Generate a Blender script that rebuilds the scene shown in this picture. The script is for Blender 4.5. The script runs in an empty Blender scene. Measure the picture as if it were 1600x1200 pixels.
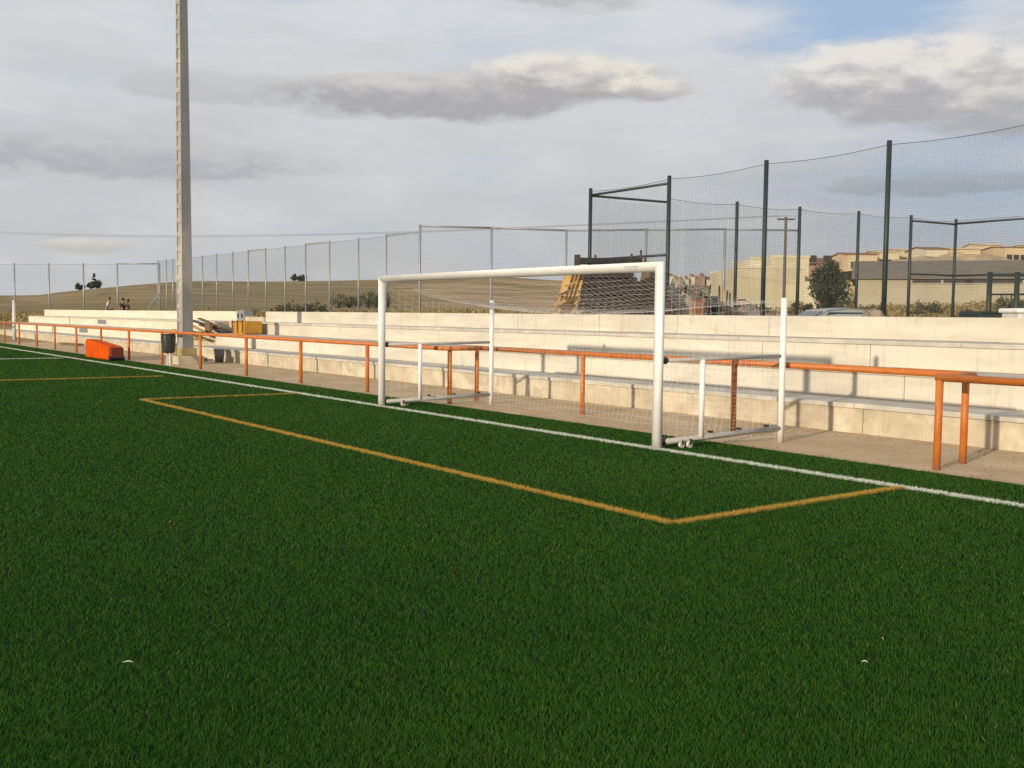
import bpy, bmesh, math, random
import numpy as np
from mathutils import Vector, Matrix, noise
random.seed(7)
C = bpy.context.scene.collection
PI = math.pi

# ------------------------------------------------------------------ camera
CAM = Vector((17.2825, -9.7430, 1.7727)); YAW = -0.931473; PITCH = -0.066493; ROLL = 0.010608; F = 1610.98
fw = Vector((math.sin(YAW)*math.cos(PITCH), math.cos(YAW)*math.cos(PITCH), math.sin(PITCH)))
r0 = Vector((math.cos(YAW), -math.sin(YAW), 0)); u0 = r0.cross(fw)
rt = r0*math.cos(ROLL) + u0*math.sin(ROLL); up = -r0*math.sin(ROLL) + u0*math.cos(ROLL)
cd = bpy.data.cameras.new('camera'); cam = bpy.data.objects.new('camera', cd); C.objects.link(cam)
cd.sensor_width = 36; cd.lens = 36*F/1600; cd.clip_start = .1; cd.clip_end = 9000
M = Matrix((rt, up, -fw)).transposed().to_4x4(); M.translation = CAM; cam.matrix_world = M
bpy.context.scene.camera = cam
def at(x, y, D): return CAM + (fw + rt*((x-800)/F) + up*((600-y)/F))*D          # a surveyed point at distance D
def gz(x, D, z):
    p = at(x, 490, D); p.z = z; return p
def onY(x, Y):
    d = fw + rt*((x-800)/F); t = (Y-CAM.y)/d.y; return CAM.x + d.x*t

# ------------------------------------------------------------------ light
EL = math.radians(12.5); SD = Vector((.3, -1, 0)).normalized()*math.cos(EL); SD.z = math.sin(EL)
sl = bpy.data.lights.new('sun', 'SUN'); so = bpy.data.objects.new('sun', sl); C.objects.link(so)
sl.energy = 4.0; sl.angle = math.radians(1.0); sl.color = (1, .86, .66)
so.rotation_euler = SD.to_track_quat('Z', 'Y').to_euler()
S = bpy.context.scene
S.view_settings.view_transform = 'Standard'; S.view_settings.look = 'None'
S.view_settings.exposure = 0; S.view_settings.gamma = 1
W = bpy.data.worlds.new('World'); S.world = W; W.use_nodes = True
nt = W.node_tree; nt.nodes.clear()
class N:
    """tiny node-graph helper"""
    def __init__(s, t): s.t = t
    def _in(s, sock, v):
        if isinstance(v, bpy.types.NodeSocket): s.t.links.new(v, sock)
        elif v is not None: sock.default_value = v
    def m(s, op, a, b=None, c=None, clamp=False):
        n = s.t.nodes.new('ShaderNodeMath'); n.operation = op; n.use_clamp = clamp
        s._in(n.inputs[0], a); s._in(n.inputs[1], b); s._in(n.inputs[2], c); return n.outputs[0]
    def rng(s, v, a, b, c=0., d=1., smooth=True):
        n = s.t.nodes.new('ShaderNodeMapRange'); n.interpolation_type = 'SMOOTHSTEP' if smooth else 'LINEAR'
        s._in(n.inputs[0], v)
        for i, q in enumerate((a, b, c, d)): s._in(n.inputs[i+1], q)
        return n.outputs[0]
    def mix(s, f, a, b, mode='MIX'):
        n = s.t.nodes.new('ShaderNodeMix'); n.data_type = 'RGBA'; n.blend_type = mode
        s._in(n.inputs[0], f)
        for i, q in ((6, a), (7, b)):
            if isinstance(q, tuple) and len(q) == 3: q = q + (1,)
            s._in(n.inputs[i], q)
        return n.outputs[2]
    def noise(s, vec, scale, detail=4, rough=.55, dist=0.):
        n = s.t.nodes.new('ShaderNodeTexNoise'); n.inputs['Scale'].default_value = scale
        n.inputs['Detail'].default_value = detail; n.inputs['Roughness'].default_value = rough
        n.inputs['Distortion'].default_value = dist
        if vec is not None: s.t.links.new(vec, n.inputs['Vector'])
        return n.outputs[0]
    def xyz(s, x, y, z):
        n = s.t.nodes.new('ShaderNodeCombineXYZ')
        for i, q in enumerate((x, y, z)): s._in(n.inputs[i], q)
        return n.outputs[0]
    def sep(s, v):
        n = s.t.nodes.new('ShaderNodeSeparateXYZ'); s._in(n.inputs[0], v); return n.outputs
g = N(nt)
sky = nt.nodes.new('ShaderNodeTexSky'); sky.sky_type = 'NISHITA'; sky.sun_disc = False
sky.sun_elevation = EL; sky.sun_rotation = math.radians(163.3); sky.altitude = 700; sky.dust_density = 1.5
tc = nt.nodes.new('ShaderNodeTexCoord'); d = g.sep(tc.outputs['Generated'])
az = g.m('SUBTRACT', g.m('ARCTAN2', d[0], d[1]), YAW)            # compass bearing, 0 = north-west of the pitch
el = g.m('ARCSINE', d[2])
den = g.m('ADD', g.m('MAXIMUM', d[2], 0.), .16)
pl = g.xyz(g.m('DIVIDE', d[0], den), g.m('DIVIDE', d[1], den), 0.)
n1 = g.noise(pl, .9, 8, .58); n2 = g.noise(pl, 2.3, 9, .6, .3)
ae = g.xyz(az, g.m('MULTIPLY', el, 2.2), 0.)
nb = g.noise(ae, 9, 8, .6); nf = g.noise(ae, 24, 7, .6); nw = g.noise(g.xyz(az, g.m('MULTIPLY', el, 5.), 3.), 5, 7, .6)
# thin high cloud over a blue sky, open towards the upper right
SK = 1/.1
def col(r, gg, b): return (r*SK, gg*SK, b*SK, 1)
veil = g.mix(g.rng(el, 0., .36), col(.57, .57, .575), col(.69, .715, .75))
veil = g.mix(g.rng(nw, .35, .7, 0., .5), veil, col(.53, .535, .56))
veil = g.mix(g.rng(nb, .45, .75, 0., .4), veil, col(.76, .76, .76))
veil = g.mix(g.m('MULTIPLY', g.rng(n2, .50, .68), .35), veil, col(.50, .58, .70))
cool = g.mix(g.rng(el, .02, .25), col(.42, .48, .55), col(.33, .48, .70))
def ell(ua, ve, ha, he, amp=.5, n=nb, soft=.35, thr=0.):
    a = g.m('DIVIDE', g.m('SUBTRACT', az, ua), ha); b = g.m('DIVIDE', g.m('SUBTRACT', el, ve), he)
    q = g.m('SQRT', g.m('ADD', g.m('MULTIPLY', a, a), g.m('MULTIPLY', b, b)))
    q = g.m('ADD', q, g.m('MULTIPLY', g.m('SUBTRACT', n, .5), -amp*4))
    return g.rng(q, 1.+thr, 1.-soft+thr, 0., 1.), b
A = lambda x: math.atan((x-800)/F)
E_ = lambda y, x=800: (485 + 16*x/1600 - y)/F*math.cos(A(x))
hole, _ = ell(A(1330), E_(46, 1330), .16, .058, .55, nw, .9)
hole2, _ = ell(A(1540), E_(300, 1500), .26, .10, .35, nw, 1.)
hole3, _ = ell(A(450), E_(-10, 450), .09, .03, .4, nw, 1.)
far = g.rng(g.m('ABSOLUTE', az), .6, 1.2); farh = g.m('MULTIPLY', far, g.rng(n1, .5, .62))
c = g.mix(g.m('MULTIPLY', hole, .85), veil, cool)
c = g.mix(g.m('MULTIPLY', hole2, .8), c, cool)
c = g.mix(g.m('MULTIPLY', hole3, .45), c, cool)
c = g.mix(g.m('MULTIPLY', farh, .7), c, sky.outputs[0])
def cumulus(c, x, y, hw, hh, dark, bright, op=1., amp=.55, split=-.1, tone=.5):
    mk, b = ell(A(x), E_(y, x), hw/F, hh/F, amp, nb, .30)
    mk2, _ = ell(A(x), E_(y, x), hw/F*.98, hh/F*.95, amp*1.1, nf, .35)
    mk = g.m('MULTIPLY', g.m('MULTIPLY', mk, g.m('ADD', g.m('MULTIPLY', mk2, .6), .4)), op)
    t = g.rng(g.m('ADD', b, g.m('MULTIPLY', g.m('SUBTRACT', nf, .5), 2.6)), split-.45, split+.75)
    return g.mix(mk, c, g.mix(t, dark, bright))
c = cumulus(c, 190, 245, 330, 46, col(.42, .435, .465), col(.56, .57, .58), .85, .5)
c = cumulus(c, 350, 150, 190, 30, col(.46, .475, .50), col(.56, .56, .57), .6, .5)
c = cumulus(c, 690, 160, 300, 44, col(.42, .415, .435), col(.64, .62, .60), 1., .42, .1)
c = cumulus(c, 890, 136, 175, 46, col(.43, .42, .43), col(.80, .76, .69), 1., .42, -.1)
c = cumulus(c, 1410, 142, 250, 72, col(.44, .435, .455), col(.80, .77, .72), 1., .38, -.05)
c = cumulus(c, 1590, 175, 130, 44, col(.42, .42, .44), col(.70, .68, .64), .9, .45, 0.)
c = cumulus(c, 1010, 150, 70, 22, col(.45, .43, .44), col(.84, .78, .70), .9, .5, -.2)
c = cumulus(c, 1480, 290, 240, 20, col(.33, .36, .39), col(.42, .44, .47), .6, .5)
c = cumulus(c, 860, 10, 150, 36, col(.45, .45, .46), col(.58, .58, .58), .6, .6)
c = cumulus(c, 130, 385, 75, 13, col(.50, .50, .47), col(.68, .66, .60), .7, .5)
bg = nt.nodes.new('ShaderNodeBackground'); bg.inputs[1].default_value = .1; nt.links.new(c, bg.inputs[0])
wo = nt.nodes.new('ShaderNodeOutputWorld'); nt.links.new(bg.outputs[0], wo.inputs[0])

# ------------------------------------------------------------------ materials
MATS = {}
def mat(name, base, rough=.7, var=None, vs=3., bump=0., bs=30., metal=0., var2=None, vs2=.6, stretch=None, spec=.4, rnd=None, transl=0.):
    if name in MATS: return MATS[name]
    m = bpy.data.materials.new(name); m.use_nodes = True; t = m.node_tree; q = N(t)
    b = t.nodes['Principled BSDF']; b.inputs['Roughness'].default_value = rough; b.inputs['Metallic'].default_value = metal
    b.inputs['Specular IOR Level'].default_value = spec
    geo = t.nodes.new('ShaderNodeNewGeometry'); v = geo.outputs['Position']
    if stretch:
        s = q.sep(v); v = q.xyz(q.m('MULTIPLY', s[0], stretch[0]), q.m('MULTIPLY', s[1], stretch[1]), q.m('MULTIPLY', s[2], stretch[2]))
    cc = tuple(base) + (1,)
    if var: cc = q.mix(q.rng(q.noise(v, vs, 6, .6), .35, .68), cc, tuple(var) + (1,))
    if var2: cc = q.mix(q.rng(q.noise(v, vs2, 5, .6, .5), .5, .68), cc, tuple(var2) + (1,))
    if name in ('orange_paint', 'white_paint'):
        ch = q.noise(geo.outputs['Position'], 34., 5, .7); lo = q.sep(geo.outputs['Position'])[2]
        cc = q.mix(q.rng(ch, .66, .70, 0., .75), cc, (.16, .08, .045, 1) if name[0] == 'o' else (.45, .42, .36, 1))
        cc = q.mix(q.rng(q.m('ADD', lo, q.m('MULTIPLY', ch, .25)), .32, .12, 0., .4), cc, (.22, .17, .10, 1))
    if name in ('concrete', 'pale_concrete', 'rough_concrete'):
        s0 = q.sep(geo.outputs['Position'])
        st = q.noise(q.xyz(q.m('MULTIPLY', s0[0], 5.), s0[1], q.m('MULTIPLY', s0[2], .6)), 1.6, 6, .7)
        cc = q.mix(q.rng(st, .52, .72, 0., .38), cc, (.30, .26, .19, 1))
        sp = q.noise(q.xyz(q.m('MULTIPLY', s0[0], 1.), s0[1], q.m('MULTIPLY', s0[2], 1.)), 16., 4, .6)
        cc = q.mix(q.rng(sp, .66, .74, 0., .5), cc, (.24, .20, .15, 1))
        ln = q.noise(q.xyz(q.m('MULTIPLY', s0[0], .25), s0[1], q.m('MULTIPLY', s0[2], 9.)), 2., 5, .6)
        cc = q.mix(q.rng(ln, .55, .7, 0., .22), cc, (.74, .68, .55, 1))
    if rnd:
        at_ = t.nodes.new('ShaderNodeAttribute'); at_.attribute_name = 'rnd'
        cc = q.mix(at_.outputs['Fac'], cc, tuple(rnd) + (1,))
    if isinstance(cc, tuple): b.inputs['Base Color'].default_value = cc
    else: t.links.new(cc, b.inputs['Base Color'])
    if bump:
        bn = t.nodes.new('ShaderNodeBump'); bn.inputs['Strength'].default_value = bump; bn.inputs['Distance'].default_value = .02
        t.links.new(q.noise(v, bs, 5, .6), bn.inputs['Height']); t.links.new(bn.outputs[0], b.inputs['Normal'])
    if transl:
        tr = t.nodes.new('ShaderNodeBsdfTranslucent'); mx = t.nodes.new('ShaderNodeMixShader'); mx.inputs[0].default_value = transl
        if isinstance(cc, tuple): tr.inputs[0].default_value = cc
        else: t.links.new(cc, tr.inputs[0])
        t.links.new(b.outputs[0], mx.inputs[1]); t.links.new(tr.outputs[0], mx.inputs[2])
        t.links.new(mx.outputs[0], t.nodes['Material Output'].inputs[0])
    MATS[name] = m; return m
concrete = mat('concrete', (.62, .57, .475), .85, (.52, .475, .39), 1.3, .25, 14, var2=(.69, .635, .53), vs2=.5, stretch=(.45, .45, 2.2))
conc_low = mat('rough_concrete', (.53, .46, .335), .9, (.41, .35, .25), 2.2, .5, 12, var2=(.62, .545, .41), vs2=1.6)
slabmat = mat('slab_concrete', (.50, .47, .41), .85, (.40, .37, .31), 2.5, .2, 20, var2=(.60, .55, .46), vs2=.8)
sandm = mat('sand', (.53, .39, .225), .95, (.45, .32, .18), 1.3, .6, 40, var2=(.60, .45, .275), vs2=.5)
turfm = mat('turf_base', (.006, .014, .004), 1., (.010, .024, .005), 30, .8, 120, spec=.05)
whitep = mat('white_paint', (.84, .83, .80), .35, (.77, .76, .72), 4)
whiteold = mat('white_paint_dull', (.66, .64, .59), .5, (.56, .54, .49), 6)
scuff = None
greyp = mat('grey_metal', (.42, .40, .37), .5, (.34, .33, .31), 5)
orange = mat('orange_paint', (.56, .165, .024), .5, (.46, .12, .018), 5, var2=(.52, .185, .04), vs2=2.)
orangeb = mat('bright_orange_foam', (.66, .095, .003), .8, (.54, .068, .003), 3, spec=.08)
darkred = mat('dark_red', (.16, .03, .012), .7)
galv = mat('galvanised_steel', (.34, .35, .36), .45, (.27, .28, .29), 4, metal=.3)
greenp = mat('dark_green_paint', (.022, .034, .033), .5, (.03, .042, .04), 4)
netg = mat('net_cord_grey', (.10, .115, .12), .8)
netw = mat('net_cord_white', (.74, .73, .70), .8)
polec = mat('precast_concrete', (.35, .34, .31), .85, (.29, .28, .255), 2, .3, 20, var2=(.48, .45, .38), vs2=.7, stretch=(1, 1, .4))
black = mat('black_plastic', (.015, .015, .016), .5, (.025, .025, .027), 6)
yellow = mat('yellow_ochre_paint', (.55, .27, .03), .6, (.45, .21, .03), 5)
woody = mat('yellow_timber', (.58, .36, .13), .7, (.42, .23, .075), 3, .3, 30, stretch=(1, 1, .3))
woodb = mat('brown_timber', (.20, .12, .06), .8, (.12, .07, .04), 4)
rust = mat('rusty_steel', (.035, .03, .032), .7, (.07, .045, .035), 6)
rusty2 = mat('grey_steel', (.055, .055, .062), .6, (.03, .028, .028), 8)
field = None
litter = mat('litter_white', (.5, .5, .44), .8)
asph = mat('grey_dirt', (.2, .17, .13), .95, (.14, .12, .09), 2)
rubble = mat('rubble_stone', (.36, .29, .21), .95, (.24, .19, .14), 2.5, .6, 20)
leafd = mat('leaf_dark', (.030, .045, .016), .7, (.050, .066, .024), 1.2, transl=.25, rnd=(.075, .085, .035))
leafb = mat('leaf_bush', (.07, .075, .025), .8, (.11, .095, .04), .6, transl=.2, rnd=(.14, .12, .05))
bark = mat('bark', (.09, .065, .045), .9, (.05, .04, .03), 6)
drygrass = mat('dry_grass', (.25, .18, .06), .9, (.16, .13, .05), .5, rnd=(.36, .27, .10), transl=.2)

# ------------------------------------------------------------------ mesh helpers
class MB:
    def __init__(s): s.v = []; s.f = []
    def box(s, a, b):
        x0, y0, z0 = a; x1, y1, z1 = b; n = len(s.v)
        s.v += [(x0,y0,z0),(x1,y0,z0),(x1,y1,z0),(x0,y1,z0),(x0,y0,z1),(x1,y0,z1),(x1,y1,z1),(x0,y1,z1)]
        s.f += [tuple(n+i for i in q) for q in ((0,3,2,1),(4,5,6,7),(0,1,5,4),(1,2,6,5),(2,3,7,6),(3,0,4,7))]; return s
    def obox(s, c, ax, ay, az_, hx, hy, hz):            # oriented box, half sizes along three axes
        n = len(s.v); c = Vector(c)
        for k in (-1, 1):
            for i, j in ((-1,-1),(1,-1),(1,1),(-1,1)): s.v.append(tuple(c + ax*hx*i + ay*hy*j + az_*hz*k))
        s.f += [tuple(n+i for i in q) for q in ((0,3,2,1),(4,5,6,7),(0,1,5,4),(1,2,6,5),(2,3,7,6),(3,0,4,7))]; return s
    def tube(s, pts, r, n=10, cap=True):
        pts = [Vector(p) for p in pts]; rs = r if isinstance(r, (list, tuple)) else [r]*len(pts); base = len(s.v)
        T = []
        for i in range(len(pts)):
            a = pts[max(i-1, 0)]; b = pts[min(i+1, len(pts)-1)]; T.append((b-a).normalized())
        ref = Vector((0, 0, 1)) if abs(T[0].z) < .9 else Vector((1, 0, 0))
        for p, t, rr in zip(pts, T, rs):
            x = ref.cross(t).normalized(); y = t.cross(x); ref2 = y
            for k in range(n):
                a = 2*PI*k/n; s.v.append(tuple(p + x*(rr*math.cos(a)) + y*(rr*math.sin(a))))
        for i in range(len(pts)-1):
            for k in range(n):
                a = base+i*n+k; b = base+i*n+(k+1) % n; s.f.append((a, b, b+n, a+n))
        if cap: s.f.append(tuple(base+k for k in range(n))[::-1]); s.f.append(tuple(base+(len(pts)-1)*n+k for k in range(n)))
        return s
    def prism(s, poly, y0, y1, ax='y'):                 # polygon in (x,z) swept along y, or (y,z) along x
        n = len(s.v); m = len(poly)
        for yy in (y0, y1):
            for a, b in poly: s.v.append((a, yy, b) if ax == 'y' else (yy, a, b))
        s.f.append(tuple(range(n, n+m))); s.f.append(tuple(range(n+2*m-1, n+m-1, -1)))
        for k in range(m): s.f.append((n+k, n+m+k, n+m+(k+1) % m, n+(k+1) % m))
        return s
    def build(s, name, m, parent=None, smooth=False, bevel=0.):
        me = bpy.data.meshes.new(name); me.from_pydata([tuple(q) for q in s.v], [], s.f)
        bm = bmesh.new(); bm.from_mesh(me); bmesh.ops.recalc_face_normals(bm, faces=bm.faces); bm.to_mesh(me); bm.free()
        me.materials.append(m)
        if smooth:
            for p in me.polygons: p.use_smooth = len(p.vertices) == 4
        o = bpy.data.objects.new(name, me); C.objects.link(o)
        if parent:
            o.parent = parent; o.matrix_parent_inverse = Matrix.Translation(-parent.location) if parent.type == 'EMPTY' or True else Matrix()
        if bevel:
            b = o.modifiers.new('bevel', 'BEVEL'); b.width = bevel; b.segments = 2; b.limit_method = 'ANGLE'
        return o
def tag(o, label=None, cat=None, group=None, kind=None):
    if label: o['label'] = label
    if cat: o['category'] = cat
    if group: o['group'] = group
    if kind: o['kind'] = kind
    return o
def thing(name, label, cat, loc=(0, 0, 0), group=None):
    o = bpy.data.objects.new(name, None); o.empty_display_size = .3; C.objects.link(o); o.location = loc
    return tag(o, label, cat, group)
def raw(name, V, Fc, m, parent=None, smooth=False, rnd=None):
    """fast mesh from numpy: V (n,3), Fc (k,m)"""
    me = bpy.data.meshes.new(name); k, w = Fc.shape
    me.vertices.add(len(V)); me.vertices.foreach_set('co', V.astype(np.float32).ravel())
    me.loops.add(k*w); me.loops.foreach_set('vertex_index', Fc.astype(np.int32).ravel())
    me.polygons.add(k); me.polygons.foreach_set('loop_start', np.arange(0, k*w, w, dtype=np.int32))
    if smooth: me.polygons.foreach_set('use_smooth', np.ones(k, bool))
    if rnd is not None:
        a = me.attributes.new('rnd', 'FLOAT', 'FACE'); a.data.foreach_set('value', rnd.astype(np.float32))
    me.update(calc_edges=True); me.materials.append(m)
    o = bpy.data.objects.new(name, me); C.objects.link(o)
    if parent: o.parent = parent; o.matrix_parent_inverse = Matrix.Translation(-parent.location)
    return o

# ------------------------------------------------------------------ terrain
HX = [-900, -100, 0, 60, 100, 160, 200, 300, 400, 500, 600, 700, 780, 870, 1000, 1100, 1300, 1450, 1600, 2400]
HP = [20, 22, 21, 22, 27, 32, 36, 45, 47, 50, 55, 60, 62, 56, 54, 58, 66, 74, 86, 70]
GRAZE = {}
def hill_px(a):
    a = max(-1.05, min(1.0, a)); x = 800 + F*math.tan(a)
    return float(np.interp(x, HX, HP))
def ground_z(x, y):
    dx, dy = x-CAM.x, y-CAM.y; r = math.hypot(dx, dy)
    a = (math.atan2(dx, dy) - YAW + PI) % (2*PI) - PI
    base = 0.
    if y > 7.2: base = min(1, (y-7.2)/1.)*(1. - min(1, max(0, (-62-x)/12)))*1.0
    if r > 62 and abs(a) < 1.6:
        w = 1 if abs(a) < 1.1 else (1.6-abs(a))/.5
        H = (CAM.z + hill_px(a)*460/F)*w
        t = min(1, (r-62)/400)
        z = base + (H-base)*t**1.25
        z += w*t*1.2*(noise.noise(Vector((x*.012, y*.012, 0)))) * (1 if r < 470 else 1)
        if r > 470: z -= (r-470)*.012
        return z
    return base - .03
radii = [0, 2, 4, 6, 8] + list(np.geomspace(10, 470, 90)) + list(np.geomspace(520, 6000, 18))
NA = 420; V = []; Fq = []
for r in radii:
    for k in range(NA):
        a = 2*PI*k/NA; x = CAM.x + r*math.sin(a); y = CAM.y + r*math.cos(a); V.append((x, y, ground_z(x, y)))
for i in range(len(radii)-1):
    for k in range(NA):
        a = i*NA+k; b = i*NA+(k+1) % NA; Fq.append((a, a+NA, b+NA, b))
def field_mat():
    m = bpy.data.materials.new('dry_fields'); m.use_nodes = True; t = m.node_tree; q = N(t); b = t.nodes['Principled BSDF']
    b.inputs['Roughness'].default_value = 1; b.inputs['Specular IOR Level'].default_value = .1
    geo = t.nodes.new('ShaderNodeNewGeometry'); P = geo.outputs['Position']
    vo = t.nodes.new('ShaderNodeTexVoronoi'); vo.inputs['Scale'].default_value = .011
    s = q.sep(P); t.links.new(q.xyz(q.m('ADD', s[0], q.m('MULTIPLY', s[1], .4)), s[1], 0.), vo.inputs['Vector'])
    vs = q.sep(vo.outputs['Color'])
    c = q.mix(vs[0], (.19, .150, .066), (.29, .22, .105))
    c = q.mix(q.rng(vs[1], .6, .7), c, (.28, .205, .10))
    brg = q.m('ARCTAN2', q.m('SUBTRACT', s[0], 17.28), q.m('SUBTRACT', s[1], -9.74))
    tanf = q.m('MULTIPLY', q.rng(brg, -1.06, -1.02), q.rng(brg, -.80, -.84)) if False else q.rng(q.m('ABSOLUTE', q.m('SUBTRACT', brg, -.935)), .125, .095)
    c = q.mix(q.m('MULTIPLY', tanf, q.rng(q.noise(q.xyz(s[0], q.m('MULTIPLY', s[1], 2.), 0.), .012, 4, .6), .40, .52)), c, (.46, .30, .165))
    c = q.mix(q.rng(q.noise(P, .05, 7, .65), .45, .62, 0., .5), c, (.17, .135, .06))
    c = q.mix(q.rng(q.noise(P, .9, 6, .65), .4, .7, 0., .5), c, (.32, .23, .12))
    st = q.noise(q.xyz(q.m('MULTIPLY', s[0], .012), q.m('MULTIPLY', s[1], .07), 0.), 1.5, 6, .6)
    c = q.mix(q.rng(st, .50, .60, 0., .55), c, (.40, .30, .165))
    c = q.mix(q.rng(st, .44, .36, 0., .5), c, (.16, .135, .058))
    t.links.new(c, b.inputs['Base Color']); return m
gm = field_mat()
tag(raw('ground', np.array(V), np.array(Fq), gm, smooth=True), kind='structure')

def sheet(name, x0, x1, y0, y1, z, m, nx=1, ny=1):
    V = np.array([(x0+(x1-x0)*i/nx, y0+(y1-y0)*j/ny, z) for j in range(ny+1) for i in range(nx+1)])
    Fc = np.array([(j*(nx+1)+i, j*(nx+1)+i+1, (j+1)*(nx+1)+i+1, (j+1)*(nx+1)+i) for j in range(ny) for i in range(nx)])
    return tag(raw(name, V, Fc, m), kind='structure')
TE = 1.30                                               # far edge of the turf
sheet('sand_path', -95, 60, TE-.05, 9, -.004, sandm)
sheet('pitch', -95, 60, -110, TE, 0, turfm)

# ------------------------------------------------------------------ turf pile and lines
LW = .045
AX0, AX1, AY = -3.66, 11.10, -3.41
zones = [('goal_line', 'white', (-60, 45, -LW, LW)), ('box_line', 'yellow', (AX0, AX1, AY-LW*.9, AY+LW*.9)),
         ('box_side_line', 'yellow', (AX0-LW*.9, AX0+LW*.9, AY+LW*.9, -LW)), ('box_side_line', 'yellow', (AX1-LW*.9, AX1+LW*.9, AY+LW*.9, -LW)),
         ('far_box_line', 'yellow', (-11.05, -10.95, -12, -.6)), ('far_white_line', 'white', (-23.4, -23.3, -16.5, -.3))]
rg = np.random.default_rng(3)
def inzone(x, y):
    k = np.zeros(len(x), bool)
    for _, _, (a, b, c_, d_) in zones: k |= (x > a) & (x < b) & (y > c_) & (y < d_)
    return k
def mkblades(x, y, w, h):
    n = len(x); a = rg.uniform(0, 2*PI, n); lean = rg.uniform(.15, 1.1, n)*h
    la = rg.normal(2.2, 1.3, n)
    z0 = np.zeros(n); hh = h*rg.uniform(.55, 1.1, n)
    A_ = np.stack([x - w*np.cos(a)/2, y - w*np.sin(a)/2, z0], 1); B_ = np.stack([x + w*np.cos(a)/2, y + w*np.sin(a)/2, z0], 1)
    T_ = np.stack([x + lean*np.cos(la), y + lean*np.sin(la), hh], 1)
    V = np.empty((n*3, 3)); V[0::3] = A_; V[1::3] = B_; V[2::3] = T_
    return V, np.arange(n*3).reshape(n, 3)
def turf_blade_mat(name, c1, c2, rn, big):
    m = bpy.data.materials.new(name); m.use_nodes = True; t = m.node_tree; q = N(t); b = t.nodes['Principled BSDF']
    b.inputs['Roughness'].default_value = .8; b.inputs['Specular IOR Level'].default_value = .08
    geo = t.nodes.new('ShaderNodeNewGeometry'); P = geo.outputs['Position']
    at_ = t.nodes.new('ShaderNodeAttribute'); at_.attribute_name = 'rnd'
    c = q.mix(q.rng(q.noise(P, .35, 5, .6), .35, .65), c1, c2)
    c = q.mix(q.rng(q.noise(P, 2.2, 5, .65), .48, .70, 0., .7), c, big)
    c = q.mix(q.rng(q.noise(P, 7., 4, .6), .42, .62, 0., .55), c, tuple(v*.55 for v in c1))
    c = q.mix(q.rng(q.noise(P, 1.15, 6, .7, .4), .56, .72, 0., .45), c, (.046, .052, .016))
    c = q.mix(q.rng(q.noise(P, .16, 4, .6, .3), .5, .66, 0., .45), c, (.052, .108, .014))
    c = q.mix(q.m('POWER', at_.outputs['Fac'], 2.), c, rn)
    c = q.mix(q.rng(at_.outputs['Fac'], .992, .996), c, (.30, .24, .12))
    t.links.new(c, b.inputs['Base Color'])
    tr = t.nodes.new('ShaderNodeBsdfTranslucent'); t.links.new(c, tr.inputs[0])
    mx = t.nodes.new('ShaderNodeMixShader'); mx.inputs[0].default_value = .25
    t.links.new(b.outputs[0], mx.inputs[1]); t.links.new(tr.outputs[0], mx.inputs[2]); t.links.new(mx.outputs[0], t.nodes['Material Output'].inputs[0])
    return m
bladem = turf_blade_mat('turf_pile', (.023, .096, .008), (.036, .126, .012), (.070, .175, .026), (.040, .096, .013))
whitem = mat('white_turf_pile', (.62, .64, .56), .7, (.50, .55, .46), 6, rnd=(.72, .72, .66), transl=.2)
yellm = mat('yellow_turf_pile', (.44, .27, .03), .7, (.34, .22, .03), 6, rnd=(.56, .36, .06), transl=.2)
def ring(r1, r2, dens, half=.72):
    n = int(2*half*dens*6**1.8*5*(r2**.2-r1**.2))           # density thins smoothly with distance
    r = rg.uniform(r1**.2, r2**.2, n)**5; a = YAW + rg.uniform(-half, half, n)
    x = CAM.x + r*np.sin(a); y = CAM.y + r*np.cos(a)
    cx_ = np.round(x/.016)*.016; cy_ = np.round(y/.013)*.013; j = .6*np.clip((22-r)/14, 0, 1)
    x = x+(cx_-x)*j; y = y+(cy_-y)*j; x = x+.004*np.sin(cy_*7000); y = y+.004*np.sin(cx_*9000)
    k = (y < TE-.005+.012*np.sin(x*9)) & (~inzone(x, y) | (rg.random(n) < .10)) & (x > -60) & (x < 45)
    return x[k], y[k], r[k]
Vs, Fs, Rs, off = [], [], [], 0
for r1, r2, dens in ((2.2, 115, 10500),):
    x, y, r = ring(r1, r2, dens)
    V, Fc = mkblades(x, y, .0031*np.maximum(1, r/6.)*rg.uniform(.6, 1.3, len(x)), np.full(len(x), .026))
    Vs.append(V); Fs.append(Fc+off); off += len(V); Rs.append(rg.random(len(x)))
tag(raw('artificial_grass', np.concatenate(Vs), np.concatenate(Fs), bladem, rnd=np.concatenate(Rs)), 'short dark green artificial grass pile covering the pitch', 'grass', kind='stuff')
for nm, colr, (a, b, c_, d_) in zones:
    m = whitem if colr == 'white' else yellm
    L = max(b-a, d_-c_); n0 = int(L*9000*min(b-a, d_-c_)*2.2); n0 = min(n0, 160000)
    x = rg.uniform(a-.006, b+.006, n0); y = rg.uniform(c_-.006, d_+.006, n0)
    r = np.hypot(x-CAM.x, y-CAM.y); keep = rg.random(n0) < np.clip((9/r)**1.3, .08, 1)
    x, y, r = x[keep], y[keep], r[keep]
    V, Fc = mkblades(x, y, .0045*np.maximum(1, r/6.), np.full(len(x), .036))
    o = raw(nm, V, Fc, m, rnd=rg.random(len(x))); tag(o, kind='structure')
    z = .016; n = len(V)
    base = sheet(nm + '_base', a, b, c_, d_, z, m)

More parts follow.
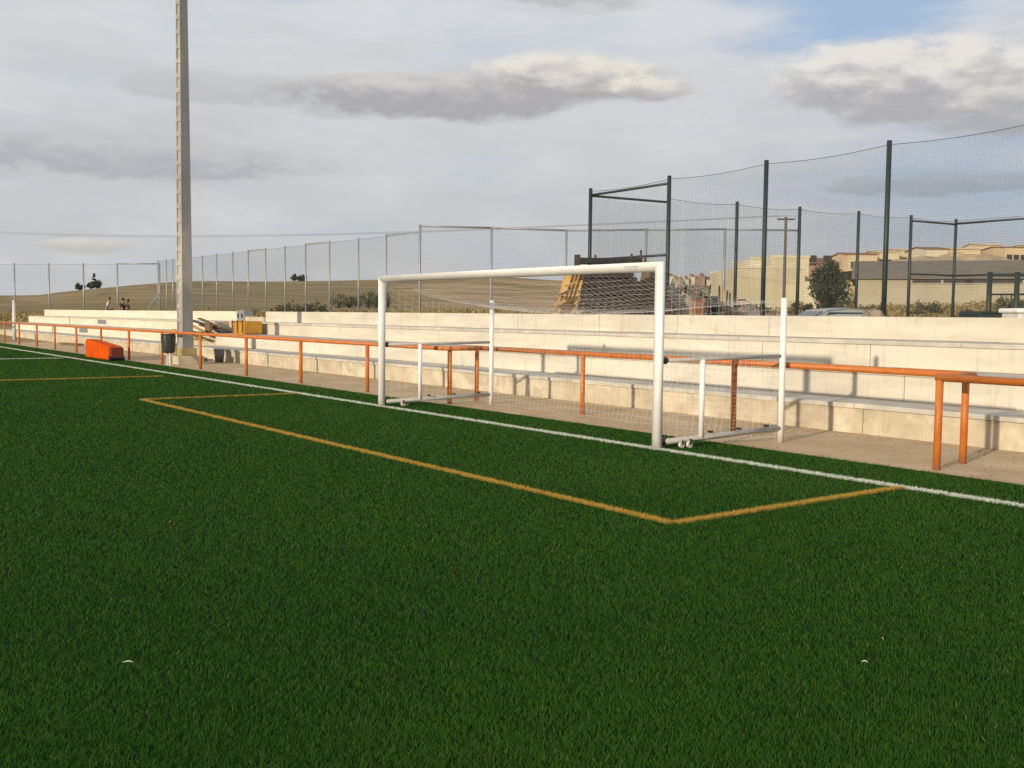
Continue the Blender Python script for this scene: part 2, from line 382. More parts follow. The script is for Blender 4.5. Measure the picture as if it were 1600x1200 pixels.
# ------------------------------------------------------------------ concrete terraces
LV = [(4.10, .46), (5.15, .94), (6.20, 1.40), (7.25, 1.82)]
def stand(x0, x1, label, joints, cm=None):
    t = thing('concrete_stand', label, 'stand', (x0, 4.1, 0)); rr = random.Random(int(x1*10))
    zb = -.02
    for k, (Y, Z) in enumerate(LV):
        d2 = LV[k+1][0] if k < 3 else Y+.30
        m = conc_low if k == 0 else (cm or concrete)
        s = MB(); js = [x0] + sorted(j for j in joints[k] if x0 < j < x1) + [x1]
        for a, b in zip(js, js[1:]):
            s.box((a+.006, Y, zb if k == 0 else LV[k-1][1]+.002), (b-.006, Y+.08, Z-.078 if k < 3 else Z))
        s.box((x0+.01, Y+.06, 0 if k == 0 else LV[k-1][1]+.001), (x1-.01, Y+.085 if k < 3 else Y+.3, Z-.079 if k < 3 else Z-.002))
        s.build('riser', m, t, bevel=.006)
        if k < 3:
            sl_ = MB(); x = x0
            while x < x1-.1:
                e = min(x1, x+rr.uniform(4.4, 5.6))
                if x1-e < 1.5: e = x1
                dz = rr.uniform(-.004, .004)
                sl_.box((x+.004, Y-.035+rr.uniform(-.004, .004), Z-.075+dz), (e-.004, d2-.002, Z+dz)); x = e
            sl_.build('tread', slabmat, t, bevel=.008)
    for xx, nm in ((x0, 'end_wall'), (x1, 'end_wall')):
        s = MB(); poly = [(4.16, zb)] + [(7.45, zb), (7.45, 1.81), (7.31, 1.81)]
        for k in (2, 1, 0): poly += [(LV[k+1][0]+.06, LV[k][1]-.08), (LV[k][0]+.06, LV[k][1]-.08)]
        sx = 1 if xx == x0 else -1
        s.prism(poly, xx+sx*.012, xx+sx*.1, 'x'); s.build(nm, conc_low, t)
    return t
J = lambda *px: [onY(p, LV[3][0]) for p in px]
st1 = stand(-22.4, 24, 'long four tier cream concrete terrace running behind the goal', [
    [onY(p, 4.1) for p in (1350, 655)] + [14.5], [onY(p, 5.15) for p in (1413, 720, 470, 493)] + [14], [onY(p, 6.2) for p in (1190, 531, 1358)] + [13, 17], J(572, 808, 1056, 1199, 650, 935) + [11.3, 15, 19]])
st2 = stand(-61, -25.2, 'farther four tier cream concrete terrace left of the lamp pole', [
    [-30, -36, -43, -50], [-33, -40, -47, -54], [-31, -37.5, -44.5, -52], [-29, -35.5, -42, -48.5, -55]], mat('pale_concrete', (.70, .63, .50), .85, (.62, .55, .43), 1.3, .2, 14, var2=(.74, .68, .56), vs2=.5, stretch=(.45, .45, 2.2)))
for (px, py, Y) in ((161, 504, 6.2), (132, 519, 5.15)):
    x = onY(px, Y); z = {6.2: 1.17, 5.15: .70}[Y]; s = MB().box((x-.85, Y-.02, z-.12), (x+.85, Y-.003, z+.12))
    for i in range(7): s.box((x-.8, Y-.035, z-.1+i*.03), (x+.8, Y-.018, z-.09+i*.03))
    s.build('vent_grille', galv, st2)
# steps in the gap
sg = thing('concrete_steps', 'narrow concrete steps in the gap between the two terraces', 'steps', (-23.8, 4.4, 0)); s = MB()
for i in range(8): s.box((-25.18, 4.5+i*.38, -.02), (-22.42, 4.88+i*.38-.002, .2+i*.2))
s.build('flight', conc_low, sg, bevel=.01)

# ------------------------------------------------------------------ railings
RH = 1.14; RR = .046
def railing(label, posts, Y, a, b, ends=()):
    t = thing('metal_railing', label, 'railing', (posts[0], Y, 0))
    s = MB().tube([(a, Y, RH-RR), (b, Y, RH-RR)], RR, 14); s.build('top_rail', orange, t, smooth=True)
    for x in posts: MB().tube([(x, Y, -.02), (x, Y, RH-RR*1.6)], RR*.98, 14).build('post', orange, t, smooth=True)
    for x, y2 in ends: MB().tube([(x, Y+.04, RH-RR+.003), (x, y2, RH-RR+.003)], RR*.99, 14).build('return_rail', orange, t, smooth=True)
    return t
YF, YB = 1.55, 2.35
fp = [-44.1, -40.4, -36.4, -32.8, -29.0, -25.2, -21.5, -17.75, -14.1, -10.45, -6.9, -3.41, 0.0]
railing('long orange tube railing left of the goal beside the path', fp, YF, -60, 0.04, [(0.0, YB-.05)])
railing('orange tube railing set back behind the goal net', [-.2, 3.15, 6.7, 10.42], YB, -.24, 10.46)
railing('orange tube railing at the right edge of the view', [10.55, 14.1, 17.6], YF, 10.51, 20, [(10.55, YB-.05)])

# ------------------------------------------------------------------ goal
GW = 7.44; HT = 2.505; R = .068
go = thing('football_goal', 'white full size football goal with net on the goal line', 'goal', (0, 0, 0))
ZC = HT-R
for x, sg_ in ((0, -1), (GW, 1)):                         # mitred corners
    s = MB().tube([(x, 0, -.02), (x, 0, ZC)], R, 24)
    s.v = [(a, b, c_ if c_ < 1 else ZC+sg_*(a-x)-.001) for a, b, c_ in map(tuple, s.v)]; s.build('post', whitep, go, smooth=True)
s = MB().tube([(0, 0, ZC), (GW, 0, ZC)], R, 24)
s.v = [(a+(1 if a > 3 else -1)*(c_-ZC), b, c_) for a, b, c_ in map(tuple, s.v)]; s.build('crossbar', whitep, go, smooth=True)
stk = MB()
rr = random.Random(4); x = GW-.62
for i in range(6):
    w = rr.uniform(.028, .04); stk.box((x, -R-.002, HT-R-.022), (x+w*.35, -R+.006, HT-R+.018)); stk.box((x, -R-.002, HT-R+.010), (x+w, -R+.006, HT-R+.018)); x += w+.016
o = stk.build('maker_mark', greyp, go)
for sx, px, bx in ((GW, 7.78, 1), (0, .62, -1)):
    BY = 2.13
    MB().tube([(px, BY, -.02), (px, BY, 2.06)], .045, 14).build('net_pole', whitep, go, smooth=True)
    MB().tube([(sx+(px-sx)*.03, .08, 1.19), (px, BY, 1.235)], .026, 10).build('side_bar', greyp, go, smooth=True)
    MB().tube([(sx+(px-sx)*.03, .08, .10), (px, BY, .20)], .038, 10).build('ground_bar', greyp, go, smooth=True)
    mx, my = sx+(px-sx)*.36, .72
    MB().tube([(mx, my, .13), (mx, my, 1.2)], .038, 12).build('upright', whitep, go, smooth=True)
    for zz in (1.19, .10):
        MB().tube([(sx, R*.7, zz), (sx+.005, .13, zz)], .05, 10).build('joint', black, go)
    for k in range(2):
        wx, wy = sx+(px-sx)*.2+.05*k*bx, .40+.10*k
        ww = MB().tube([(wx-.018, wy, .05), (wx+.018, wy, .05)], .048, 16).build('wheel', whitep, go, smooth=True)
        MB().box((wx-.03, wy-.015, .05), (wx-.024, wy+.015, .12)).box((wx+.024, wy-.015, .05), (wx+.03, wy+.015, .12)).box((wx-.03, wy-.015, .118), (wx+.03, wy+.015, .124)).build('fork', black, ww)
    for k in range(3): MB().box((px-.05+(sx-px)*.2*k-.02, BY-.3-.5*k, .235-.02*k), (px+(sx-px)*.2*k, BY-.26-.5*k, .262-.02*k)).build('clip', black, go)
def net(name, rows, m, parent, r=.0013):
    """rows: grid of points; threads run both ways"""
    V = []; Fc = []
    G = np.array(rows); ni, nj = G.shape[:2]
    def line(P):
        n = len(P); b = len(V)
        for i in range(n):
            t = P[min(i+1, n-1)]-P[max(i-1, 0)]; t = t/ (np.linalg.norm(t)+1e-9)
            a = np.array([.31, .52, .79]); x = np.cross(a, t); x /= np.linalg.norm(x)+1e-9; y = np.cross(t, x)
            for k in range(3): V.append(P[i]+x*r*math.cos(2.094*k)+y*r*math.sin(2.094*k))
        for i in range(n-1):
            for k in range(3): Fc.append((b+i*3+k, b+i*3+(k+1) % 3, b+(i+1)*3+(k+1) % 3, b+(i+1)*3+k))
    for i in range(ni): line(G[i])
    for j in range(nj): line(G[:, j])
    return raw(name, np.array(V), np.array(Fc), m, parent)
rr = random.Random(9)
def nz(u, v, s=.02): return noise.noise(Vector((u*2.3, v*2.3, 4)))*s
NU = 62
rows = []
for j in range(17):                                      # roof
    v = j/16; row = []
    for i in range(NU+1):
        u = i/NU; x0, x1 = 0, GW; bx = .62+(7.78-.62)*u; x = (x0+(x1-x0)*u)*(1-v)+bx*v; y = .07+(2.13-.07)*v
        z = 2.43*(1-v)+2.02*v - .30*math.sin(PI*v)*(.5+.5*math.sin(PI*u)) - .14*math.sin(PI*u)*v
        row.append((x, y, z+nz(x, y)))
    rows.append(row)
net('roof_net', rows, netw, go)
last = rows[-1]; rows2 = []
for j in range(19):
    v = j/18; rows2.append([(x+nz(x, v*3, .04)*math.sin(PI*v), 2.13+.07*math.sin(PI*v)-.1*v+nz(x+5, v*2, .05), z*(1-v)+.03*v) for x, y, z in last])
net('back_net', rows2, netw, go)
for sx, px in ((GW, 7.78), (0, .62)):
    rows3 = []
    for j in range(19):
        w = j/18; row = []
        for i in range(17):
            v = i/16; tz = 2.43*(1-v)+2.02*v-.22*math.sin(PI*v)
            row.append((sx+(px-sx)*v+nz(v*3, w*3, .05)*math.sin(PI*v), .07+2.06*v, tz*(1-w)+.08*w))
        rows3.append(row)
    net('side_net', rows3, netw, go)

# ------------------------------------------------------------------ pole with plinth, left
px_, py_ = -17.75, 2.35
lp = thing('floodlight_pole', 'tall tapering precast concrete floodlight pole on a low plinth', 'pole', (px_, py_, 0))
PA = math.radians(12)
def rotp(s):
    ca, sa = math.cos(PA), math.sin(PA)
    s.v = [(px_+(a-px_)*ca-(b-py_)*sa, py_+(a-px_)*sa+(b-py_)*ca, c_) for a, b, c_ in s.v]; return s
def tapered(a0, b0, a1, b1, z0, z1, s, oy=0):
    n = len(s.v)
    for (a, b, z) in ((a0, b0, z0), (a1, b1, z1)):
        s.v += [(px_-a/2, py_-b/2, z), (px_+a/2, py_-b/2, z), (px_+a/2, py_+b/2, z), (px_-a/2, py_+b/2, z)]
    s.f += [tuple(n+i for i in q) for q in ((0,3,2,1),(4,5,6,7),(0,1,5,4),(1,2,6,5),(2,3,7,6),(3,0,4,7))]
s = MB(); HPZ = 17.
tapered(.37, .38, .20, .21, .3, HPZ, s); o = rotp(s).build('shaft', polec, lp)
s = MB(); nseg = 34
for k in range(nseg):                                    # raised flanges leave a row of recesses on the broad face
    z0 = .45+k*(HPZ-.6)/nseg; z1 = z0+(HPZ-.6)/nseg
    f = lambda z, a, b: a+(b-a)*(z-.3)/(HPZ-.3)
    A0, B0 = f(z0, .37, .20), f(z0, .38, .21)
    for sx in (-1, 1): s.box((px_+sx*A0/2-(.0 if sx < 0 else .15*A0), py_-B0/2-.032, z0), (px_+sx*A0/2+(.15*A0 if sx < 0 else 0), py_-B0/2+.02, z1-.002))
    s.box((px_-A0*.345, py_-B0/2-.032, z0), (px_+A0*.345, py_-B0/2+.02, z0+.16))
rotp(s).build('flange', polec, lp)
MB().box((px_-.55, py_-.45, -.02), (px_+.55, py_+.45, .28)).build('plinth', conc_low, lp, bevel=.02)
MB().box((px_-.36, py_-.27, .282), (px_+.36, py_+.27, .55)).build('collar', mat('ochre_concrete', (.40, .31, .14), .9, (.28, .22, .10), 4), lp, bevel=.02)
# litter bin by the railing
lb = thing('litter_bin', 'dark green slatted drum litter bin hung beside a railing post', 'bin', (-17.15, 1.75, 0)); s = MB()
cx, cy = onY(264, 1.42), 1.42
prof = [(.17, .42), (.21, .5), (.225, .95), (.22, 1.03)]
s.tube([(cx, cy, z) for _, z in prof], [r for r, _ in prof], 20); s.build('drum', mat('bin_green', (.03, .04, .03), .5, (.05, .06, .045), 8), lb, smooth=True)
s = MB()
for k in range(10):
    a = 2*PI*k/10; s.tube([(cx+.19*math.cos(a), cy+.19*math.sin(a), .44), (cx+.236*math.cos(a), cy+.236*math.sin(a), 1.0)], .008, 6)
s.build('slat', black, lb)
for dx in (-.13, .13): MB().tube([(cx+dx, cy, -.02), (cx+dx, cy, .46)], .03, 10).build('leg', whiteold, lb)
MB().tube([(cx, cy, 1.03), (cx, cy, 1.045)], .24, 20).build('rim', black, lb)
# orange wedge block on the turf edge
ow = thing('orange_foam_block', 'bright orange wedge shaped padded block lying on the turf edge', 'padded block', (-23.6, .9, 0))
p0 = Vector((-26.4, .95, 0)); p1 = Vector((-22.75, 1.0, 0))
s = MB(); OX0, OX1 = onY(134, .62), onY(170, .62); s.prism([(OX0, .02), (OX1, .02), (OX1, .52), (OX0, .70)], .62, 1.12); s.build('pad', orangeb, ow, bevel=.05)
s = MB().box((OX1+.005, .64, .05), (OX1+.22, 1.10, .49)); s.build('base_block', darkred, ow, bevel=.04)
MB().tube([(OX1+.14, .60, .1), (OX1+.14, 1.12, .1)], .09, 14).build('wheel', black, ow)
# white post at far left
wp = thing('marker_post', 'slim white post standing on the path far left', 'post', (-48.6, 2.9, 0))
MB().tube([(-48.6, 2.9, -.02), (-48.6, 2.9, 2.3)], [.11, .085], 12).build('shaft', whiteold, wp, smooth=True)
MB().tube([(-48.6, 2.9, 2.3), (-48.6, 2.9, 2.34)], .1, 12).build('cap', whiteold, wp)

# ------------------------------------------------------------------ clutter in the gap
yc = thing('yellow_crate', 'open ochre yellow metal crate beside the gap in the terraces', 'crate', (-22.4, 5.9, 0))
c0 = Vector((onY(387, 5.6), 5.6, .942)); s = MB()
s.box((c0.x-.55, c0.y-.35, .95), (c0.x+.55, c0.y+.35, 1.0))
for sx in (-1, 1): s.box((c0.x+sx*.55-.03, c0.y-.35, 1.0), (c0.x+sx*.55+.03, c0.y+.35, 1.45))
s.box((c0.x-.52, c0.y-.35, 1.0), (c0.x+.52, c0.y-.29, 1.40)).box((c0.x-.52, c0.y+.29, 1.0), (c0.x+.52, c0.y+.35, 1.40)); s.build('tub', yellow, yc, bevel=.01)
for dx in (-.5, 0, .5): MB().tube([(c0.x+dx, c0.y-.4, 1.0), (c0.x+dx, c0.y-.4, 1.5)], .022, 8).build('stake', rust, yc)
gb = thing('grey_cabinet', 'grey pierced metal cabinet standing on top of the gap', 'cabinet', (onY(383, 7.3), 7.3, 1.4))
q = Vector((onY(383, 7.3), 7.3, 1.4)); s = MB().box((q.x-.4, q.y-.2, 1.0), (q.x+.4, q.y+.2, 1.86)); s.build('case', galv, gb, bevel=.01)
for dx in (-.2, .2): MB().box((q.x+dx-.06, q.y-.22, 1.55), (q.x+dx+.06, q.y-.203, 1.72)).build('opening', black, gb)
for k in range(9):
    b_ = random.Random(k+20)
    a = Vector((-25.6+b_.uniform(-.8, .8), 4.6+b_.uniform(0, 1.2), 1.5-.06*k+b_.uniform(-.02, .02))); e = Vector((-22.5+b_.uniform(-.3, .2), a.y+b_.uniform(-.3, .5), 1.15-.05*k+b_.uniform(-.03, .03)))
    t = (e-a).normalized(); n_ = t.cross(Vector((0, 0, 1))).normalized(); u_ = n_.cross(t)
    o = MB().obox((a+e)/2, t, n_, u_, (e-a).length/2, .09, .022).build('board', (woodb, rust, woody)[k % 3], None)
    tag(o, 'worn board across the terrace gap, %s in its slanting pile' % ['topmost', 'second from the top', 'third from the top', 'fourth from the top', 'fifth from the top', 'sixth from the top', 'seventh from the top', 'second from the bottom', 'lowest'][k], 'board', 'boards piled across the gap')
o = MB().box((-22.9, 4.9, .95), (-22.35, 5.0, 1.35)).box((-22.9, 4.88, 1.0), (-22.35, 4.898, 1.06)).build('wooden_board', woodb); tag(o, 'reddish brown board standing upright in the terrace gap', 'board')
q = Vector((onY(343, 3.75), 3.75, 0)); gbn = thing('grey_bin', 'squat grey bin standing against the foot of the terrace', 'bin', q)
s = MB().tube([(q.x, q.y, 0), (q.x, q.y, .45)], [.15, .19], 12); s.build('tub', mat('mauve_grey', (.19, .15, .14), .7, (.13, .11, .10), 6), gbn, smooth=True)
MB().tube([(q.x, q.y, .45), (q.x, q.y, .49)], .2, 12).build('lid', greyp, gbn)
# timber planks leaning on the left terrace foot
for i, (x, y, dx, w) in enumerate(((-20.6, 3.6, .9, .1), (-20.1, 3.3, 1.2, .08), (-39, 3.7, 1.2, .12))):
    o = MB().obox((x, y, .06), Vector((1, .15, 0)).normalized(), Vector((-.15, 1, 0)).normalized(), Vector((0, 0, 1)), dx, w, .05).build('plank', woodb)
    tag(o, ('short weathered plank on the path near the pole plinth', 'long weathered plank on the path near the pole plinth', 'weathered plank on the path by the far terrace')[i], 'plank')

# ------------------------------------------------------------------ grey perimeter fence
def vpost(mb, p, z0, z1, r): mb.tube([(p.x, p.y, z0), (p.x, p.y, z1)], r, 8)
def panel(pt, L, H, pitch, m, parent, r):
    s = MB(); n = max(2, int(L/pitch)); mz = max(2, int(H/pitch))
    for q in range(1, n): s.tube([pt(q/n, 0), pt(q/n, 1)], r, 3, False)
    for j in range(1, mz+1): s.tube([pt(q/8, j/mz) for q in range(9)], r, 3, False)
    V = np.array([tuple(x) for x in s.v]); Fc = np.array(s.f); return raw('netting', V, Fc, m, parent)
def fence(label, pts, ztop, bars, pr, m, netm, name='ball_stop_fence', pitch=.07, nr=.0022, sag=.0, zb=.9, group=None, skip=()):
    t = thing(name, label, 'fence', (pts[0].x, pts[0].y, 0), group)
    for i_, p in enumerate(pts):
        if i_ in skip: continue
        s = MB(); vpost(s, p, ground_z(p.x, p.y)-.1, p.z if ztop is None else ztop, pr); s.build('post', m, t, smooth=True)
    for i, (a, b) in enumerate(zip(pts, pts[1:])):
        za, zb_ = (a.z, b.z) if ztop is None else (ztop, ztop)
        for (k, dz) in bars:
            if k == i or k == 'all': MB().tube([(a.x, a.y, za-dz), (b.x, b.y, zb_-dz)], pr*.62, 8).build('crossbar', m, t, smooth=True)
        def pt(u, v):
            p = a.lerp(b, u); top = (za*(1-u)+zb_*u) - .12 - sag*math.sin(PI*u); return (p.x, p.y, top*(1-v)+zb*v)
        panel(pt, (b-a).length, za-zb, pitch, netm, t, nr)
        MB().tube([pt(q/14, 0) for q in range(15)], .010, 4).build('top_cord', netm, t)
    return t
rowA = [655, 603, 560, 515, 478, 446, 416, 389, 365, 340, 318, 300, 287, 272, 262, 249]
YA = 19.4
fa = [Vector((onY(p, YA), YA, 0)) for p in rowA]
fence('galvanised ball stop fence receding towards the lamp pole', fa, 6.25, [(0, .05), (3, .05), (6, .05)], .05, galv, netg, zb=1.5)
fb = [at(p, y, 56) for p, y in ((655, 353), (768, 354), (885, 358), (1010, 357), (1133, 356), (1250, 358))]
fb[0] = Vector((fa[0].x, fa[0].y, fb[0].z))
fence('galvanised ball stop fence facing the camera behind the terrace', fb, None, [('all', .06)], .065, galv, netg, zb=1.4)
fc = [at(p, 411, 92) for p in (249, 183, 130, 76, 22, -32, -86)]
ft = fence('far galvanised ball stop fence left of the lamp pole', fc, None, [(0, .05)], .07, galv, netg, zb=.6, pitch=.12)
a = at(249, 460, 92); b = at(231, 482, 91); MB().tube([a, b], .07, 8).build('brace', galv, ft)

# ------------------------------------------------------------------ green ball cage
ct = at(923, 295, 42); ZT = ct.z
row1 = [Vector((ct.x+4.76*k, ct.y-.3*k, ZT+.02)) for k in range(5)]
row2 = [Vector((ct.x, ct.y, ZT))] + [at(x_, y_, d_) for x_, y_, d_ in ((1045.5, 305, 44.1), (1152, 315, 46.1), (1250, 322, 47.9), (1342, 330, 49.6), (1424, 337, 51.2), (1494, 343, 52.9))]
for v_ in row2: v_.z = ZT
row3 = [Vector((row2[6].x+4.76*k, row2[6].y-.3*k, ZT)) for k in range(1, 6)]
row1fence = fence('dark green ball cage side with tall poles nearest the terrace', row1, None, [(0, .28), (0, 2.9)], .076, greenp, netg, 'ball_cage_fence', sag=.09)
fence('dark green ball cage side receding behind the tall nearest poles', row2[1:], None, [(4, .28), (4, 2.9)], .076, greenp, netg, 'ball_cage_fence', sag=.09)
c3 = fence('dark green ball cage far side in front of the warehouse', [row2[6]] + row3, None, [('all', .25), ('all', 2.9)], .08, greenp, netg, 'ball_cage_fence', pitch=.08, skip=(0,))
cc = row1fence
for dz in (.28, 2.9): MB().tube([(row2[0].x, row2[0].y, ZT-dz), (row2[1].x, row2[1].y, ZT-dz)], .05, 8).build('crossbar', greenp, cc)
panel(lambda u, v: (row2[0].x*(1-u)+row2[1].x*u, row2[0].y*(1-u)+row2[1].y*u, (ZT-.4)*(1-v)+.9*v), 3.7, ZT-1.3, .07, netg, cc, .0022)
# small green frame on the right
gf = thing('tube_frame', 'low dark green tube frame behind the terrace at the right', 'frame', at(1547, 480, 24))
pa, pb, pc = at(1547, 425, 24), at(1590, 425, 24), at(1700, 424, 24)
for p in (pa, pb, pc): MB().tube([(p.x, p.y, 1.0), (p.x, p.y, p.z)], .06, 10).build('post', greenp, gf, smooth=True)
for dz in (.08, .52): MB().tube([(pa.x, pa.y, pa.z-dz), (pb.x, pb.y, pb.z-dz), (pc.x, pc.y, pc.z-dz)], .022, 8).build('crossbar', greenp, gf)

# ------------------------------------------------------------------ stacked building material behind the goal
D0 = 33.5; AXr = rt.copy(); AXr.z = 0; AXr.normalize(); AXf = fw.copy(); AXf.z = 0; AXf.normalize(); Z = Vector((0, 0, 1))
def heap(name, label, cat, x, D, w, h, z0, m, seed, n=26, parent=None):
    rr = random.Random(seed); V = []; Fc = []; q = gz(x, D, z0)
    for j in range(n+1):
        for i in range(n+1):
            u, v = i/n*2-1, j/n*2-1; r = math.hypot(u, v); pr = max(0, 1-r)**.8
            hz = h*pr*(1+.5*noise.noise(Vector((u*3, v*3, seed)))) + (h*.22*noise.noise(Vector((u*11, v*11, seed)))*min(1, pr*3))
            p = q + AXr*(u*w) + AXf*(v*w); V.append((p.x, p.y, z0-.05+max(-.03, hz)))
    for j in range(n):
        for i in range(n): a = j*(n+1)+i; Fc.append((a, a+1, a+n+2, a+n+1))
    return tag(raw(name, np.array(V), np.array(Fc), m), label, cat)
zt = 1.0; rr = random.Random(2)
ORD = ['first', 'second', 'third', 'fourth', 'fifth', 'sixth', 'seventh', 'eighth', 'ninth', 'tenth', 'eleventh', 'twelfth', 'thirteenth', 'fourteenth', 'fifteenth', 'sixteenth', 'seventeenth', 'eighteenth', 'nineteenth', 'twentieth', 'twenty-first', 'twenty-second', 'twenty-third']
LV17 = ['lowest of all'] + [ORD[k]+' from the bottom' for k in range(1, 16)] + ['topmost of all']
for k in range(17):
    cx = 955 + rr.uniform(-4, 4); w = 1.10-.020*k+rr.uniform(-.05, .05); cx -= .9*k-6; p = gz(cx, D0, zt+.075)
    ang = rr.uniform(-.05, .05); ax = (AXr*math.cos(ang)+AXf*math.sin(ang)); ay = Z.cross(ax)
    t = thing('pallet', 'dark slatted pallet in the tall stack behind the goal, %s' % LV17[k], 'pallet', p, 'stacked dark pallets')
    s = MB()
    for j in range(9): s.obox(p+ax*(-w+ .25*w*j), ax, ay, Z, .035, .62, .03)
    s.build('slat', rusty2, t)
    s = MB()
    for yy in (-.58, 0, .58): s.obox(p+ay*yy+Z*.055, ax, ay, Z, w, .04, .022)
    for yy in (-.58, .58): s.obox(p+ay*yy-Z*.03, ax, ay, Z, w, .04, .02)
    s.build('frame_bar', rust, t); zt += .135
ztop = zt
p = gz(950, D0, ztop+.26); t = thing('black_beam', 'black boxed beam lying across the top of the panel stack', 'beam', p)
MB().obox(p, AXr, AXf, Z, .98, .25, .095).build('beam', black, t, bevel=.01)
for dx in (-1.02, .98): MB().obox(p+AXr*dx, AXr, AXf, Z, .09, .2, .19).build('end_bracket', rust, t)
for k, (xb, xt_, yb, yt) in enumerate(((856, 893, 492, 420), (864, 900, 492, 418), (871, 907, 492, 416), (879, 914, 492, 414), (860, 884, 492, 430), (907, 912, 492, 418))):
    a = at(xb, yb+12, D0-1.0+.12*k); b = at(xt_, yt, D0-.75+.12*k); a.z = 1.0; tt = (b-a).normalized(); n_ = tt.cross(AXf).normalized()
    o = MB().obox((a+b)/2, tt, n_, tt.cross(n_), (b-a).length/2, (.085, .07, .06, .085, .06, .06)[k], .022).build('plank', woody)
    tag(o, ['yellow plank leaning on the dark pallet stack, its foot farthest out', 'second yellow plank from the outer side of the leaning bundle', 'middle yellow plank of the bundle leaning on the stack', 'innermost slanting yellow plank against the dark pallet stack', 'steepest thin yellow plank of the bundle on the stack', 'upright yellow plank standing against the dark pallet stack'][k], 'plank', 'yellow planks leaning on the stack')
for k, (xa, ya, xb, yb) in enumerate(((866, 476, 884, 470), (874, 462, 893, 452), (883, 447, 902, 440), (868, 488, 880, 462))):
    a = at(xa, ya, D0-1.15); b = at(xb, yb, D0-1.0); tt = (b-a).normalized(); n_ = tt.cross(AXf).normalized()
    o = MB().obox((a+b)/2, tt, n_, tt.cross(n_), (b-a).length/2, .04, .02).build('short_plank', woodb if k % 2 else woody)
    tag(o, '%s short board nailed across the leaning yellow planks' % ('lowest', 'second lowest', 'highest', 'steeply slanting')[k], 'plank')
for k, (x_, h_) in enumerate(((930, .45), (946, .32), (984, .5), (1001, .62), (1006, .4))):
    p = gz(x_, D0-.2, ztop); o = MB().tube([p, p+Vector((.04*(k % 3-1), .0, h_))], .035, 6).build('stake', rust)
    tag(o, 'dark stake standing up from the pallet stack top, %s from the left' % ORD[k], 'stake', 'stakes on the pallet stack')
heap('rubble_heap', 'pale rubble heap behind the terrace left of the orange box', 'heap', 1052, 37, 2.3, 2.0, 1., rubble, 3)
heap('rubble_heap', 'stony grey brown heap behind the terrace beside the parked car', 'heap', 1362, 27, .9, 1.05, 1., rubble, 5)
heap('rubble_heap', 'brown rubble heap between the panel stack and the goal post', 'heap', 1016, 36, 1.3, 2.5, 1., mat('brown_earth', (.2, .14, .085), .95, (.12, .09, .06), 3, .5, 20), 8)
heap('rubble_heap', 'low stony heap behind the terrace under the white building', 'heap', 1180, 45, 3.4, 1.35, 1., rubble, 12)
heap('earth_heap', 'long brown earth heap behind the clutter past the goal post', 'heap', 1095, 41, 2.6, 1.9, 1., MATS['brown_earth'], 21)
def crate(x, D, w, h, label, cat, m, m2, name='orange_box'):
    p = gz(x, D, 1.0); t = thing(name, label, cat, p); p = p+Z*(h/2)
    MB().obox(p, AXr, AXf, Z, w/2, w/2, h/2).build('body', m, t, bevel=.02)
    s = MB()
    for k in (-.3, 0, .3): s.obox(p+AXr*(w*k)-AXf*(w/2+.015), AXr, AXf, Z, .03, .012, h/2-.03)
    s.build('rib', m2, t)
    MB().obox(p+Z*(h/2+.03), AXr, AXf, Z, w/2+.03, w/2+.03, .028).build('lid', m2, t)
crate(1091, 35, .34, 1.35, 'tall orange box among the rubble behind the goal', 'box', mat('faded_orange', (.40, .14, .05), .7, (.32, .10, .04), 5), woodb)
crate(1112, 36, .42, 1.45, 'dark grey container among the rubble behind the goal', 'container', rusty2, black, 'grey_container')
crate(1072, 36.5, .3, 1.5, 'pale narrow box among the rubble behind the goal', 'box', rubble, greyp, 'pale_box')
RX = [random.Random(100+k).uniform(1044, 1142) for k in range(14)]; RODR = [ORD[sorted(RX).index(v)] for v in RX]
for k in range(14):
    rr = random.Random(100+k); x = rr.uniform(1044, 1142); p = gz(x, 34+rr.uniform(0, 4), 1.0); h = rr.uniform(.9, 1.9); l = Vector((rr.uniform(-.3, .3), rr.uniform(-.3, .3), h))
    o = MB().tube([p, p+l], .03, 6).build('steel_rod', rust if k % 2 else woody); tag(o, '%s thin rod in the rubble clutter behind the goal, %s from the left' % ('rusty' if k % 2 else 'yellowish', RODR[k]), 'rod', 'rods sticking up from the rubble')
# green skip and white container at the right
p = gz(1536, 22, 1.0); t = thing('green_skip', 'dark green open skip with sloping end behind the terrace', 'skip', p)
s = MB(); n0 = len(s.v)
for z, hw in ((1.0, .16), (1.93, .26)):
    for i, j in ((-1, -1), (1, -1), (1, 1), (-1, 1)): s.v.append(tuple(gz(1536, 22, z) + AXr*(hw*i*(1.2 if i < 0 else .8)) + AXf*(.5*j)))
s.f += [(0, 3, 2, 1), (0, 1, 5, 4), (1, 2, 6, 5), (2, 3, 7, 6), (3, 0, 4, 7), (4, 5, 6, 7)]; s.build('body', greenp, t, bevel=.01)
MB().obox(gz(1536, 22, 1.945), AXr, AXf, Z, .26, .54, .018).build('rim', greenp, t)
p = gz(1612, 20, 1.0); t = thing('white_container', 'white plastic container with a wide lid at the right edge', 'container', p)
MB().obox(p+Z*.46, AXr, AXf, Z, .42, .35, .46).build('body', whiteold, t, bevel=.03)
MB().obox(p+Z*.965, AXr, AXf, Z, .47, .4, .045).build('lid', whitep, t, bevel=.03)

